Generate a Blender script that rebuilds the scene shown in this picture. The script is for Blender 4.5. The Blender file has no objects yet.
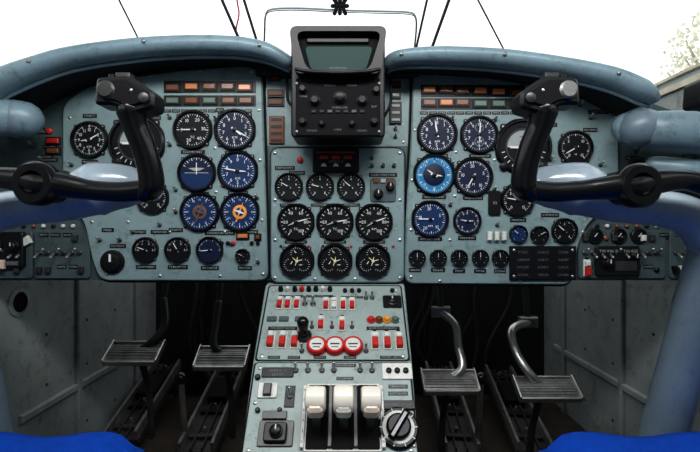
import bpy, math, random
from mathutils import Vector, Matrix
random.seed(7)
# ---------------------------------------------------------------- layout
S = 0.0021      # metres per layout unit on the instrument panel (80 mm dial = 38 units)
D = 0.95        # eye point to instrument panel
CZ = 0.68       # eye height above cockpit floor
EYE = Vector((0, -D, CZ))
def W(px, py, y):
    f = (D + y) / D * S
    return Vector(((px - 350) * f, y, CZ + (226 - py) * f))
def sc(y): return (D + y) / D * S
PM = Matrix(((S,0,0,0),(0,0,-S,0),(0,S,0,CZ),(0,0,0,1)))
def frame(o, v, s):
    u = Vector((1,0,0)); v = v.normalized(); w = u.cross(v)
    m = Matrix.Identity(4)
    for i in range(3):
        m[i][0]=u[i]*s; m[i][1]=v[i]*s; m[i][2]=w[i]*s; m[i][3]=o[i]
    return m
def hitp(px, py, o, n):
    d = W(px,py,0) - EYE
    t = (o-EYE).dot(n)/d.dot(n)
    return EYE + d*t
def loc(M, px, py):
    o = M.to_translation(); n = Vector((M[0][2],M[1][2],M[2][2]))
    l = M.inverted() @ hitp(px,py,o,n)
    return l.x, l.y
def pl(px,py): return px-350, 226-py

# ---------------------------------------------------------------- materials
def mat(name, col, rough=0.5, metal=0.0, var=0.0, vs=12, bump=0.0, bs=60, emit=0, dirt=0.0, coat=0, spec=.5, chips=None):
    m = bpy.data.materials.new(name); m.use_nodes=True
    nt=m.node_tree; b=nt.nodes['Principled BSDF']
    b.inputs['Roughness'].default_value=rough; b.inputs['Metallic'].default_value=metal
    b.inputs['Specular IOR Level'].default_value=spec
    b.inputs['Base Color'].default_value=(*col,1)
    if coat: b.inputs['Coat Weight'].default_value=coat
    tc=nt.nodes.new('ShaderNodeTexCoord')
    if var or dirt:
        n=nt.nodes.new('ShaderNodeTexNoise'); n.inputs['Scale'].default_value=vs; n.inputs['Detail'].default_value=8; n.inputs['Roughness'].default_value=.65
        nt.links.new(tc.outputs['Object'],n.inputs['Vector'])
        r=nt.nodes.new('ShaderNodeValToRGB')
        r.color_ramp.elements[0].position=.3; r.color_ramp.elements[1].position=.7
        r.color_ramp.elements[0].color=(*[c*(1-var) for c in col],1)
        r.color_ramp.elements[1].color=(*[min(1,c*(1+var)) for c in col],1)
        nt.links.new(n.outputs['Fac'],r.inputs['Fac'])
        out=r.outputs['Color']
        if dirt:
            n2=nt.nodes.new('ShaderNodeTexNoise'); n2.inputs['Scale'].default_value=vs*5; n2.inputs['Detail'].default_value=10; n2.inputs['Roughness'].default_value=.8
            nt.links.new(tc.outputs['Object'],n2.inputs['Vector'])
            r2=nt.nodes.new('ShaderNodeValToRGB'); r2.color_ramp.elements[0].position=.36; r2.color_ramp.elements[1].position=.47
            r2.color_ramp.elements[0].color=(1-dirt,1-dirt,1-dirt*1.1,1); r2.color_ramp.elements[1].color=(1,1,1,1)
            nt.links.new(n2.outputs['Fac'],r2.inputs['Fac'])
            mx=nt.nodes.new('ShaderNodeMixRGB'); mx.blend_type='MULTIPLY'; mx.inputs[0].default_value=1
            nt.links.new(out,mx.inputs[1]); nt.links.new(r2.outputs['Color'],mx.inputs[2]); out=mx.outputs[0]
            rr=nt.nodes.new('ShaderNodeMapRange'); rr.inputs[3].default_value=min(1,rough+.15); rr.inputs[4].default_value=max(.1,rough-.12)
            nt.links.new(n.outputs['Fac'],rr.inputs[0]); nt.links.new(rr.outputs[0],b.inputs['Roughness'])
        if chips:
            n3=nt.nodes.new('ShaderNodeTexNoise'); n3.inputs['Scale'].default_value=vs*9; n3.inputs['Detail'].default_value=6; n3.inputs['Distortion'].default_value=1.5
            nt.links.new(tc.outputs['Object'],n3.inputs['Vector'])
            r3=nt.nodes.new('ShaderNodeValToRGB'); r3.color_ramp.elements[0].position=.70; r3.color_ramp.elements[1].position=.72
            nt.links.new(n3.outputs['Fac'],r3.inputs['Fac'])
            m3=nt.nodes.new('ShaderNodeMixRGB'); nt.links.new(r3.outputs['Color'],m3.inputs[0]); nt.links.new(out,m3.inputs[1]); m3.inputs[2].default_value=(*chips,1); out=m3.outputs[0]
        nt.links.new(out,b.inputs['Base Color'])
    if bump:
        n=nt.nodes.new('ShaderNodeTexNoise'); n.inputs['Scale'].default_value=bs; n.inputs['Detail'].default_value=4
        nt.links.new(tc.outputs['Object'],n.inputs['Vector'])
        bp=nt.nodes.new('ShaderNodeBump'); bp.inputs['Strength'].default_value=bump; bp.inputs['Distance'].default_value=.003
        nt.links.new(n.outputs['Fac'],bp.inputs['Height']); nt.links.new(bp.outputs['Normal'],b.inputs['Normal'])
    return m
M = dict(
 paint=mat('panel_paint',(.205,.285,.29),.42,0,.16,6,.12,90,dirt=.4,chips=(.42,.46,.45)),
 paint2=mat('panel_paint_dark',(.065,.095,.10),.5,0,.25,6,.1,90,dirt=.4),  # dark grey, with the shadow over the panel backing put into the colour
 ped=mat('pedestal_paint',(.30,.37,.355),.42,0,.15,7,.1,90,dirt=.45,chips=(.12,.12,.11)),
 wall=mat('wall_paint',(.25,.28,.275),.55,0,.25,4,.15,40,dirt=.4),
 black=mat('black_plastic',(.008,.008,.009),.4,0,.2,30,spec=.35),
 gloss=mat('black_gloss',(.006,.006,.007),.22,0,spec=.5),
 matte=mat('black_matte',(.005,.005,.006),.75,spec=.2),
 gap_shade=mat('gap_shade',(.008,.01,.01),.8,spec=.2),  # shade in the gaps around raised panels, put in as near-black strips
 face=mat('dial_black',(.005,.006,.008),.5,spec=.25),
 fblue=mat('dial_blue',(.008,.03,.10),.45,spec=.3),
 fcyan=mat('dial_bright_blue',(.01,.17,.36),.4),
 fnavy=mat('dial_navy',(.007,.013,.04),.5,spec=.3),
 white=mat('white_mark',(.70,.71,.69),.5),
 label=mat('label_grey',(.34,.37,.36),.6),
 grey=mat('dial_grey',(.12,.13,.14),.5),
 card=mat('horizon_card',(.30,.33,.33),.5),
 orange=mat('orange_mark',(.75,.30,.04),.5),
 yellow=mat('cream_mark',(.74,.68,.42),.5),
 red=mat('red_paint',(.50,.022,.018),.35,0,.15,40),
 brown=mat('brown_card',(.14,.07,.035),.6),
 amber=mat('amber_lens',(.55,.20,.07),.25),
 amberd=mat('amber_dim',(.17,.065,.03),.25),
 green=mat('green_lens',(.11,.17,.14),.25),
 metal=mat('bare_metal',(.50,.50,.48),.35,.9,.2,50,.1,80),
 dmetal=mat('dark_metal',(.06,.06,.06),.4,.5,.3,30,.1,80),
 steel=mat('worn_steel',(.27,.27,.26),.4,.7,.35,30,.2,60,dirt=.4),
 cream=mat('cream_plastic',(.84,.79,.69),.3,0,.06,25),
 pink=mat('pink_worn',(.80,.62,.52),.35,0,.2,40),
 wplas=mat('white_plastic',(.64,.64,.60),.4,0,.1,30,dirt=.35),
 blueg=mat('blue_grey_pad',(.175,.255,.295),.38,0,.15,9,.25,70,dirt=.35),
 lblue=mat('pale_blue_enamel',(.33,.40,.46),.22,0,.10,10,.05,50,dirt=.2,coat=.3),
 colm=mat('column_blue_grey',(.15,.20,.24),.35,0,.12,10,.05,50,dirt=.2),
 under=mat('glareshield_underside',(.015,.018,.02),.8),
 screen=mat('radar_screen_glass',(.014,.042,.038),.5,0,spec=.2),
 seat=mat('seat_blue_fabric',(.004,.065,.42),.9,0,.15,60,.6,400,spec=.2),
 floor=mat('floor_rubber',(.030,.022,.014),.75,0,.6,9,.3,60,dirt=.5),
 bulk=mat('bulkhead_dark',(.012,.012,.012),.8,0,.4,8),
 tan=mat('tan_trim',(.50,.47,.36),.6,0,.3,20),
 post=mat('window_post_black',(.03,.035,.04),.5),
 frameg=mat('window_frame_grey',(.25,.3,.32),.5),
 ceil=mat('ceiling_paint',(.55,.6,.6),.6,0,.05,5),
 back=mat('rear_bulkhead_paint',(.22,.26,.26),.6,0,.05,5),
 redc=mat('red_cord',(.6,.02,.06),.5),
 rubber=mat('cable_rubber',(.010,.010,.010),.6),
 leaf=mat('foliage',(.72,.72,.58),.8,0,.2,3),  # overexposed daylight look put into the pale leaf colour
 bark=mat('bark',(.4,.36,.3),.9,0,.3,3),
 concrete=mat('apron_concrete',(.55,.55,.52),.9,0,.1,.5),
)
def glassmat():
    m=bpy.data.materials.new('window_glass'); m.use_nodes=True; nt=m.node_tree
    for n in list(nt.nodes):
        if n.type!='OUTPUT_MATERIAL': nt.nodes.remove(n)
    o=[n for n in nt.nodes][0]
    t=nt.nodes.new('ShaderNodeBsdfTransparent'); g=nt.nodes.new('ShaderNodeBsdfGlossy'); g.inputs['Roughness'].default_value=.02
    t.inputs[0].default_value=(.97,.985,.98,1)
    x=nt.nodes.new('ShaderNodeMixShader'); x.inputs[0].default_value=.04
    nt.links.new(t.outputs[0],x.inputs[1]); nt.links.new(g.outputs[0],x.inputs[2]); nt.links.new(x.outputs[0],o.inputs[0])
    return m
M['glass']=glassmat()

# ---------------------------------------------------------------- glyph cache
_g={}
def glyph(ch):
    if ch in _g: return _g[ch]
    c=bpy.data.curves.new('tmpfont','FONT'); c.body=ch; c.size=1; c.resolution_u=2
    o=bpy.data.objects.new('tmpfont',c); bpy.context.collection.objects.link(o)
    dg=bpy.context.evaluated_depsgraph_get(); e=o.evaluated_get(dg); me=e.to_mesh()
    vs=[tuple(v.co) for v in me.vertices]; fs=[tuple(p.vertices) for p in me.polygons]
    e.to_mesh_clear(); bpy.data.objects.remove(o); bpy.data.curves.remove(c)
    wd=max([v[0] for v in vs],default=.3)+.06
    _g[ch]=(vs,fs,wd); return _g[ch]

# ---------------------------------------------------------------- mesh builder
class MB:
    def __init__(s,M0=None):
        s.v=[];s.f=[];s.mi=[];s.mats=[];s.M=M0 or Matrix.Identity(4)
    def idx(s,k):
        if k not in s.mats: s.mats.append(k)
        return s.mats.index(k)
    def add(s,vs,fs,k,M=None):
        M = s.M if M is None else M
        b=len(s.v); i=s.idx(k)
        s.v+= [tuple(M@Vector(v)) for v in vs]
        s.f+= [tuple(b+j for j in f) for f in fs]; s.mi+=[i]*len(fs)
    def prism(s,poly,w0,w1,k,ch=0,M=None,k2=None):
        a=sum(poly[i][0]*poly[(i+1)%len(poly)][1]-poly[(i+1)%len(poly)][0]*poly[i][1] for i in range(len(poly)))
        if a<0: poly=poly[::-1]
        n=len(poly)
        rings=[(poly,w0)]
        if ch:
            rings.append((poly,w1-ch)); rings.append((inset(poly,ch),w1))
        else: rings.append((poly,w1))
        vs=[];fs=[]
        for p,w in rings: vs+=[(x,y,w) for x,y in p]
        for r in range(len(rings)-1):
            for i in range(n):
                j=(i+1)%n
                fs.append((r*n+i,r*n+j,(r+1)*n+j,(r+1)*n+i))
        s.add(vs,fs+[tuple(range(n-1,-1,-1))],k,M)
        m=len(rings)-1
        s.add([vs[m*n+i] for i in range(n)],[tuple(range(n))],k2 or k,M)
    def box(s,cx,cy,w,h,w0,w1,k,ch=0,rot=0,M=None):
        c,q=math.cos(rot),math.sin(rot)
        p=[(cx+x*c-y*q,cy+x*q+y*c) for x,y in((-w/2,-h/2),(w/2,-h/2),(w/2,h/2),(-w/2,h/2))]
        s.prism(p,w0,w1,k,ch,M)
    def quad(s,p,w,k,M=None):
        a=sum(p[i][0]*p[(i+1)%len(p)][1]-p[(i+1)%len(p)][0]*p[i][1] for i in range(len(p)))
        if a<0:p=p[::-1]
        s.add([(x,y,w) for x,y in p],[tuple(range(len(p)))],k,M)
    def lathe(s,cx,cy,prof,k,seg=28,M=None,cap=True):
        vs=[];fs=[]
        for r,w in prof:
            for i in range(seg):
                a=2*math.pi*i/seg; vs.append((cx+r*math.cos(a),cy+r*math.sin(a),w))
        for q in range(len(prof)-1):
            for i in range(seg):
                j=(i+1)%seg; fs.append((q*seg+i,q*seg+j,(q+1)*seg+j,(q+1)*seg+i))
        if cap: fs.append(tuple((len(prof)-1)*seg+i for i in range(seg)))
        s.add(vs,fs,k,M)
    def tube(s,pts,rad,k,seg=16,sub=6,flat=(1,1),up=None,M=None,roundcap=True):
        pts=[Vector(p) for p in pts]
        if not hasattr(rad,'__len__'): rad=[rad]*len(pts)
        P=[];R=[]
        n=len(pts)
        if sub>1 and n>2:
            for i in range(n-1):
                p0=pts[max(i-1,0)];p1=pts[i];p2=pts[i+1];p3=pts[min(i+2,n-1)]
                for q in range(sub):
                    t=q/sub
                    P.append(.5*((2*p1)+(p2-p0)*t+(2*p0-5*p1+4*p2-p3)*t*t+(3*p1-p0-3*p2+p3)*t**3))
                    R.append(rad[i]*(1-t)+rad[i+1]*t)
            P.append(pts[-1]);R.append(rad[-1])
        else: P=pts;R=list(rad)
        if roundcap:
            d0=(P[0]-P[1]).normalized(); d1=(P[-1]-P[-2]).normalized()
            h=[(P[0]+d0*R[0]*x, R[0]*math.sqrt(max(0,1-x*x))) for x in(.97,.75,.4)]
            e=[(P[-1]+d1*R[-1]*x, R[-1]*math.sqrt(max(0,1-x*x))) for x in(.4,.75,.97)]
            P=[a for a,_ in h]+P+[a for a,_ in e]; R=[b for _,b in h]+R+[b for _,b in e]
        vs=[];fs=[]
        t=(P[1]-P[0]).normalized()
        u=Vector(up) if up else (Vector((0,0,1)) if abs(t.z)<.9 else Vector((0,1,0)))
        for i,p in enumerate(P):
            t=(P[min(i+1,len(P)-1)]-P[max(i-1,0)]).normalized()
            u=(u-t*u.dot(t)).normalized(); v=t.cross(u)
            for j in range(seg):
                a=2*math.pi*j/seg
                vs.append(p+u*math.cos(a)*R[i]*flat[0]+v*math.sin(a)*R[i]*flat[1])
        for i in range(len(P)-1):
            for j in range(seg):
                q=(j+1)%seg; fs.append((i*seg+j,i*seg+q,(i+1)*seg+q,(i+1)*seg+j))
        fs.append(tuple(range(seg-1,-1,-1))); fs.append(tuple((len(P)-1)*seg+j for j in range(seg)))
        s.add(vs,fs,k,M)
    def text(s,st,cx,cy,size,w,k,M=None,rot=0,mw=None):
        tot=0;L=[]
        for ch in st:
            if ch==' ': L.append((None,tot)); tot+=.35; continue
            g=glyph(ch); L.append((g,tot)); tot+=g[2]
        if mw and tot*size>mw: size=mw/tot
        c,q=math.cos(rot),math.sin(rot)
        for g,x0 in L:
            if not g: continue
            vs=[]
            for v in g[0]:
                x=(v[0]+x0-tot/2)*size; y=(v[1]-.35)*size
                vs.append((cx+x*c-y*q,cy+x*q+y*c,w))
            s.add(vs,g[1],k,M)
    def ball(s,c,r,k,seg=14,M=None,sq=(1,1,1)):
        vs=[];fs=[];n=8
        for i in range(n+1):
            th=math.pi*i/n
            for j in range(seg):
                a=2*math.pi*j/seg
                vs.append((c[0]+r*sq[0]*math.sin(th)*math.cos(a),c[1]+r*sq[1]*math.sin(th)*math.sin(a),c[2]-r*sq[2]*math.cos(th)))
        for i in range(n):
            for j in range(seg):
                q=(j+1)%seg; fs.append((i*seg+j,i*seg+q,(i+1)*seg+q,(i+1)*seg+j))
        s.add(vs,fs,k,M)
    def obj(s,name,parent=None,bevel=0,smooth=True,sub=0):
        me=bpy.data.meshes.new(name)
        if s.v:
            xs=[min(v[i] for v in s.v) for i in range(3)]; xe=[max(v[i] for v in s.v) for i in range(3)]
            o0=Vector([(a+b)/2 for a,b in zip(xs,xe)])
        else: o0=Vector()
        if parent: o0=Vector()
        me.from_pydata([tuple(Vector(v)-o0) for v in s.v],[],s.f)
        for k in s.mats: me.materials.append(M[k])
        me.polygons.foreach_set('material_index',s.mi)
        if smooth:
            me.polygons.foreach_set('use_smooth',[True]*len(me.polygons))
            me.set_sharp_from_angle(angle=math.radians(38))
        me.update()
        o=bpy.data.objects.new(name,me); o.location=o0; bpy.context.collection.objects.link(o)
        if parent: o.parent=parent
        if bevel:
            b=o.modifiers.new('bev','BEVEL'); b.width=bevel; b.segments=3; b.limit_method='ANGLE'; b.angle_limit=math.radians(40)
        return o
def inset(p,d):
    n=len(p);out=[]
    for i in range(n):
        a=Vector(p[i-1]);b=Vector(p[i]);c=Vector(p[(i+1)%n])
        e1=(b-a);e2=(c-b)
        if e1.length<1e-9 or e2.length<1e-9: out.append(tuple(b)); continue
        e1.normalize();e2.normalize()
        n1=Vector((-e1.y,e1.x));n2=Vector((-e2.y,e2.x)); m=(n1+n2)
        if m.length<1e-6: m=n1
        m.normalize(); k=d/max(.4,m.dot(n1))
        out.append((b.x+m.x*k,b.y+m.y*k))
    return out
def rpoly(pts,r,seg=5):
    n=len(pts);out=[]
    for i in range(n):
        a=Vector(pts[i-1]);b=Vector(pts[i]);c=Vector(pts[(i+1)%n])
        l=min(r,(a-b).length*.45,(c-b).length*.45)
        p=b+(a-b).normalized()*l;q=b+(c-b).normalized()*l
        for k in range(seg+1):
            t=k/seg; v=p*(1-t)**2+b*2*t*(1-t)+q*t*t; out.append((v.x,v.y))
    return out
def rrect(cx,cy,w,h,r,seg=5):
    return rpoly([(cx-w/2,cy-h/2),(cx+w/2,cy-h/2),(cx+w/2,cy+h/2),(cx-w/2,cy+h/2)],r,seg)

# ---------------------------------------------------------------- small parts
def screw(b,u,v,w=0,r=1.5,k='metal',Mx=None):
    b.lathe(u,v,[(r,w),(r,w+r*.4),(r*.6,w+r*.65)],k,8,Mx)
def toggle(b,u,v,w=0,s=1,tilt=.4,Mx=None,k='metal'):
    b.lathe(u,v,[(2.6*s,w),(2.6*s,w+1),(1.6*s,w+1.6),(1.6*s,w+2.4)],'dmetal',8,Mx)
    p0=(u,v,w+2);p1=(u,v+tilt*8*s,w+8*s)
    b.tube([p0,p1],[.8*s,1.5*s],k,8,1,M=Mx)
def guard(b,u,v,w=0,s=1,Mx=None,c1='wplas',c2='red'):
    b.box(u,v,7*s,17*s,w,w+1.5,c1,.3,M=Mx)
    b.box(u,v-3.5*s,5*s,8*s,w+1.5,w+6*s,c2,.8,M=Mx)
    b.box(u,v+4.5*s,5*s,5*s,w+1.5,w+5*s,c1,.8,M=Mx)
    b.box(u,v+9.5*s,3*s,2*s,w,w+2,'black',.3,M=Mx)
def knob(b,u,v,r,w=0,h=7,Mx=None,k='black',mark=True):
    b.lathe(u,v,[(r*1.1,w),(r*1.1,w+h*.3),(r*.85,w+h*.4),(r*.8,w+h*.9),(r*.65,w+h)],k,18,Mx)
    if mark: b.box(u,v+r*.4,r*.2,r*.7,w+h,w+h+.3,'white',M=Mx)
def lamp(b,u,v,w0,wd,ht,k,Mx=None):
    b.box(u,v,wd+3,ht+3,w0,w0+2,'black',.4,M=Mx)
    b.box(u,v,wd,ht,w0+2,w0+3.2,k,.6,M=Mx)
def placard(b,u,v,wd,ht,w=0,st=None,Mx=None,k='black',tk='label'):
    b.box(u,v,wd,ht,w,w+.5,k,M=Mx)
    if st is None: st=''.join(random.choice('ABEKMHOPCTY') for _ in range(max(2,int(wd/ (ht*.55)))))
    b.text(st,u,v,ht*.75,w+.6,tk,Mx,mw=wd*.86)

def dial_face(b,cx,cy,r,w,a0=-140,a1=140,n=8,minor=4,nums=None,ink='white',numr=.62,ns=.27):
    tot=n*minor
    for i in range(tot+1):
        a=math.radians(a0+(a1-a0)*i/tot); big=(i%minor==0)
        l=.15 if big else .08; th=(.018 if big else .009)*r*1.2
        sx,cxx=math.sin(a),math.cos(a); px_,py_=cxx,-sx
        r1=r*.90;r0=r*(.90-l)
        b.quad([(cx+sx*r0-px_*th,cy+cxx*r0-py_*th),(cx+sx*r0+px_*th,cy+cxx*r0+py_*th),(cx+sx*r1+px_*th,cy+cxx*r1+py_*th),(cx+sx*r1-px_*th,cy+cxx*r1-py_*th)],w,ink)
    if nums:
        for i,t in enumerate(nums):
            a=math.radians(a0+(a1-a0)*i/(max(1,len(nums)-1) if abs(a1-a0)<355 else len(nums)))
            b.text(t,cx+math.sin(a)*r*numr,cy+math.cos(a)*r*numr,r*ns,w,ink)
def needle(b,cx,cy,ang,l0,l1,wd,w,k='white'):
    a=math.radians(ang);d=Vector((math.sin(a),math.cos(a)));p=Vector((d.y,-d.x));c=Vector((cx,cy))
    q=[c-d*l0-p*wd,c-d*l0+p*wd,c+d*l1*.75+p*wd*.8,c+d*l1,c+d*l1*.75-p*wd*.8]
    b.prism([tuple(x) for x in q],w,w+.4,k)
def gauge(name,px,py,r,face='face',w=0,a0=-140,a1=140,n=8,minor=4,nums=None,ndl=((-30,.75,'white'),),style='dial',flange=True,sub=None,core=None):
    b=MB(PM); u,v=pl(px,py)
    if flange:
        b.prism(rpoly([(u+r*1.22*math.cos(math.radians(45*i+22.5)),v+r*1.22*math.sin(math.radians(45*i+22.5))) for i in range(8)],r*.3,3),w,w+1.2,'black',.4)
        for i in range(4):
            a=math.radians(45+90*i); b.prism(rrect(u+r*1.12*math.cos(a),v+r*1.12*math.sin(a),r*.26,r*.26,r*.1,3),w,w+1.5,'black',.3)
            screw(b,u+r*1.14*math.cos(a),v+r*1.14*math.sin(a),w+1.4,max(.9,r*.055),'steel')
    b.lathe(u,v,[(r*1.12,w),(r*1.12,w+3),(r*1.07,w+4),(r*1.02,w+4),(r*.97,w+1.3)],'gloss',40,cap=False)
    f=w+1.3
    b.lathe(u,v,[(r*1.0,f-.6),(r*.985,f)],face,40)
    f+=.1
    if style=='dial':
        if core: b.lathe(u,v,[(r*.6,f-.1),(r*.58,f+.08)],core,28)
        dial_face(b,u,v,r,f,a0,a1,n,minor,nums,numr=.74 if core else .62,ns=.2 if core else .27)
        if r>15 and not core:
            b.text(random.choice(['KM','M','TC','H','AM']),u,v-r*.42,r*.2,f,'white')
    elif style=='attitude':
        R=r*.66
        b.lathe(u,v,[(R*1.12,f),(R*1.1,f+.8),(R,f+.8)],'dmetal',36,cap=False)
        top=[(u+R*math.cos(math.radians(t)),v+R*math.sin(math.radians(t))) for t in range(0,181,10)]
        bot=[(u+R*math.cos(math.radians(t)),v+R*math.sin(math.radians(t))) for t in range(180,361,10)]
        b.quad(top,f+.3,'card'); b.quad(bot,f+.3,'face')
        for t in range(-75,76,15):
            a=math.radians(t); b.box(u+math.sin(a)*r*.83,v-math.cos(a)*r*.83,r*.03,r*.14,f,f+.2,'white',rot=a)
        b.box(u,v,R*1.9,r*.04,f+.4,f+.6,'white')
        for k in(-.4,-.3,-.2,-.1,.1,.2,.3,.4): b.box(u,v+k*r,R*(.5 if abs(k) in(.2,.4) else .25),r*.02,f+.4,f+.6,'white' if k<0 else 'black')
        b.box(u-R*.55,v-1,R*.55,r*.06,f+.7,f+1.2,'white'); b.box(u+R*.55,v-1,R*.55,r*.06,f+.7,f+1.2,'white')
        b.lathe(u,v-1,[(R*.12,f+.7),(R*.12,f+1.2)],'orange',12)
        knob(b,u-r*.78,v-r*.78,r*.17,f,3,mark=False); knob(b,u+r*.78,v-r*.78,r*.17,f,3,mark=False)
    elif style=='horizon':
        top=[(u+r*.9*math.cos(math.radians(t)),v+r*.9*math.sin(math.radians(t))) for t in range(180,361,10)]
        b.quad(top,f+.05,'fblue')
        b.box(u,v,r*1.4,r*.04,f+.1,f+.3,'label')
        b.quad([(u-r*.5,v+r*.28),(u-r*.15,v+r*.12),(u+r*.15,v+r*.12),(u+r*.5,v+r*.28),(u+r*.1,v+r*.30),(u-r*.1,v+r*.30)],f+.2,'label')
        b.box(u,v+r*.25,r*.05,r*.7,f+.3,f+.5,'white')
        dial_face(b,u,v,r,f,-60,60,6,2); dial_face(b,u,v,r,f,120,240,6,2)
    elif style=='compass':
        dial_face(b,u,v,r,f,0,360,12,3,['N','3','6','E','12','15','S','21','24','W','30','33'],numr=.70,ns=.16)
        k2=ndl[0][2]
        b.lathe(u,v,[(r*.40,f+.1),(r*.38,f+.2)],k2,28)
        b.lathe(u,v,[(r*.25,f+.2),(r*.24,f+.3)],'fblue',24)
        needle(b,u,v,20,r*.6,r*.6,r*.04,f+.35,k2)
        needle(b,u,v,110,r*.3,r*.3,r*.05,f+.4,'white' if k2=='orange' else k2)
        b.lathe(u,v,[(r*.1,f+.5),(r*.08,f+1)],'white' if k2=='orange' else k2,12)
    elif style=='triple':
        for k in(0,120,240):
            cx=u+math.sin(math.radians(k))*r*.48;cy=v+math.cos(math.radians(k))*r*.48
            for t in range(0,200,22):
                a=math.radians(t-100+k); b.box(cx+math.sin(a)*r*.38,cy+math.cos(a)*r*.38,r*.025,r*.09,f,f+.1,'white',rot=-a)
            needle(b,cx,cy,k+(-40 if k==0 else 150),r*.05,r*.3,r*.03,f+.3,'white')
            b.lathe(cx,cy,[(r*.07,f),(r*.07,f+.9),(r*.04,f+1.1)],'black',10)
        for k,q in((200,.34),(75,.4),(-50,.4),(10,.3)): needle(b,u,v,k,r*.05,r*q,r*.03,f+.5,'yellow')
        b.lathe(u,v,[(r*.1,f+.5),(r*.08,f+1.2)],'yellow',12)
    if sub:
        for (sx,sy,sr) in sub:
            b.lathe(u+sx*r,v+sy*r,[(sr*r,f),(sr*r*.98,f+.25),(sr*r*.92,f+.25)],'label',20,cap=False)
            dial_face(b,u+sx*r,v+sy*r,sr*r,f+.2,0,300,5,1); needle(b,u+sx*r,v+sy*r,70,0,sr*r*.7,.35,f+.3)
    if style in('dial',):
        for i,(a,l,k) in enumerate(ndl):
            needle(b,u,v,a,r*.2,r*l,r*.04,f+.6+.4*i,k)
        b.lathe(u,v,[(r*.12,f+.5),(r*.12,f+1.6),(r*.06,f+1.9)],'black',14)
    return b.obj(name)

# ---------------------------------------------------------------- main panel structure
b=MB(PM)
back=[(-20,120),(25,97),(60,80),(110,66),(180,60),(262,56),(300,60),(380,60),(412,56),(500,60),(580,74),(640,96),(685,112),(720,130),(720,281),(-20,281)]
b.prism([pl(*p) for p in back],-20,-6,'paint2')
b.prism(rrect(*pl(338,102),146,86,4),-7,-5.9,'paint')
b.obj('instrument_panel_backing')

def outl(poly,d):
    a=sum(poly[i][0]*poly[(i+1)%len(poly)][1]-poly[(i+1)%len(poly)][0]*poly[i][1] for i in range(len(poly)))
    if a<0: poly=poly[::-1]
    return inset(poly,-d)
b=MB(PM)
Lp=rpoly([pl(*p) for p in [(62,104),(84,88),(120,78),(180,70),(248,65),(262,72),(264,140),(268,281),(100,281),(92,262),(84,222),(62,196)]],10)
b.prism(Lp,-8,-.001,'paint',1.4)
b.prism(outl(Lp,2.0),-7.5,-4,'gap_shade')
for p in [(70,118),(98,90),(150,76),(200,71),(252,72),(259,110),(260,160),(262,220),(263,274),(220,276),(160,276),(107,274),(92,222),(70,190),(215,148),(216,192),(128,222),(170,232),(225,232)]:
    screw(b,*pl(*p),0,1.5)
def lamps(b,rows):
    for (x,y,k) in rows: lamp(b,*pl(x,y),0,12,5.5,k)
b.box(*pl(210,87),92,12,0,.6,'black'); b.box(*pl(210,101),92,11,0,.6,'black')
lamps(b,[(173,88,'amberd'),(192,87,'amber'),(210,87,'amberd'),(228,87,'amberd'),(245,88,'amber'),
         (173,101,'green'),(192,101,'amberd'),(210,101,'green'),(229,101,'amberd'),(246,101,'amberd')])
for x in range(165,252,9): placard(b,*pl(x+2,111),8,3)
for (x,y,w_) in [(193,152,24),(236,153,22),(155,118,12),(220,110,8),(238,193,20),(200,194,18),(220,233,30),(146,267,20),(178,267,20),(210,268,18),(160,232,18),(252,232,12),(118,246,16),(245,268,14),(108,230,12),(176,230,14),(90,162,16),(90,116,14),(80,180,14),(130,100,14),(110,180,12),(140,232,12)]:
    placard(b,*pl(x,y),w_,4)
lamp(b,*pl(243,236),0,10,4,'amber'); lamp(b,*pl(258,237),0,4,4,'amberd')
for x,y in [(120,240),(133,232),(232,244),(258,262),(160,225),(170,118),(170,145),(216,120),(176,190),(176,212),(257,198),(100,240),(72,165),(110,105)]:
    toggle(b,*pl(x,y),0,.8)
for x in (222,228,234,252,258): b.lathe(*pl(x,243),[(2,0),(2,2),(1,3)],'red' if x==234 else 'black',10)
b.obj('instrument_panel')

b=MB(PM)
Rp=rpoly([pl(*p) for p in [(413,74),(424,69),(500,73),(560,82),(600,95),(618,108),(620,196),(588,224),(578,246),(572,285),(405,284),(406,220),(411,140)]],10)
b.prism(Rp,-8,-.001,'paint',1.4)
b.prism(outl(Rp,2.0),-7.5,-4,'gap_shade')
for p in [(419,80),(470,75),(540,84),(595,100),(612,130),(612,190),(583,232),(566,278),(520,281),(440,281),(411,277),(411,230),(412,180),(415,130),(456,152),(455,196),(495,160),(450,240),(495,240)]:
    screw(b,*pl(*p),0,1.5)
b.box(*pl(473,91),104,12,0,.6,'black'); b.box(*pl(473,104),104,11,0,.6,'black')
lamps(b,[(429,90,'amber'),(446,90,'amberd'),(462,91,'amberd'),(480,91,'amber'),(498,92,'amber'),(517,93,'amberd'),
         (429,103,'amberd'),(446,103,'amber'),(462,103,'amberd'),(480,104,'green'),(498,104,'green'),(517,104,'amberd')])
for x in range(422,530,9): placard(b,*pl(x+2,113),8,3)
for (x,y,w_) in [(437,156,22),(480,156,22),(434,197,24),(473,198,20),(430,239,24),(467,238,18),(415,270,12),(438,270,14),(459,271,12),(480,271,12),(500,271,12),(518,220,16),(550,215,18),(590,130,14),(590,180,14),(552,125,10),(598,112,20)]:
    placard(b,*pl(x,y),w_,4)
for x in (489,496,503):
    b.box(*pl(x,236),4.5,9,0,5,'wplas',.8)
for x,y in [(452,120),(495,120),(452,165),(494,190),(450,205),(497,225),(550,160),(552,180),(600,165),(600,190),(555,205),(580,105),(590,118)]:
    toggle(b,*pl(x,y),0,.8)
b.prism(rrect(*pl(494,203),12,24,2),0,3,'black',.6); b.text('03',*pl(494,203),4,3.1,'label')
b.box(*pl(542,263),66,34,0,3,'black',.8)
for j in range(4):
    for i in range(3): b.text(''.join(random.choice('ABEKMHOPCT0123') for _ in range(5)),pl(522+i*20,0)[0],pl(0,252+j*7.5)[1],3.4,3.1,'grey')
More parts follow.
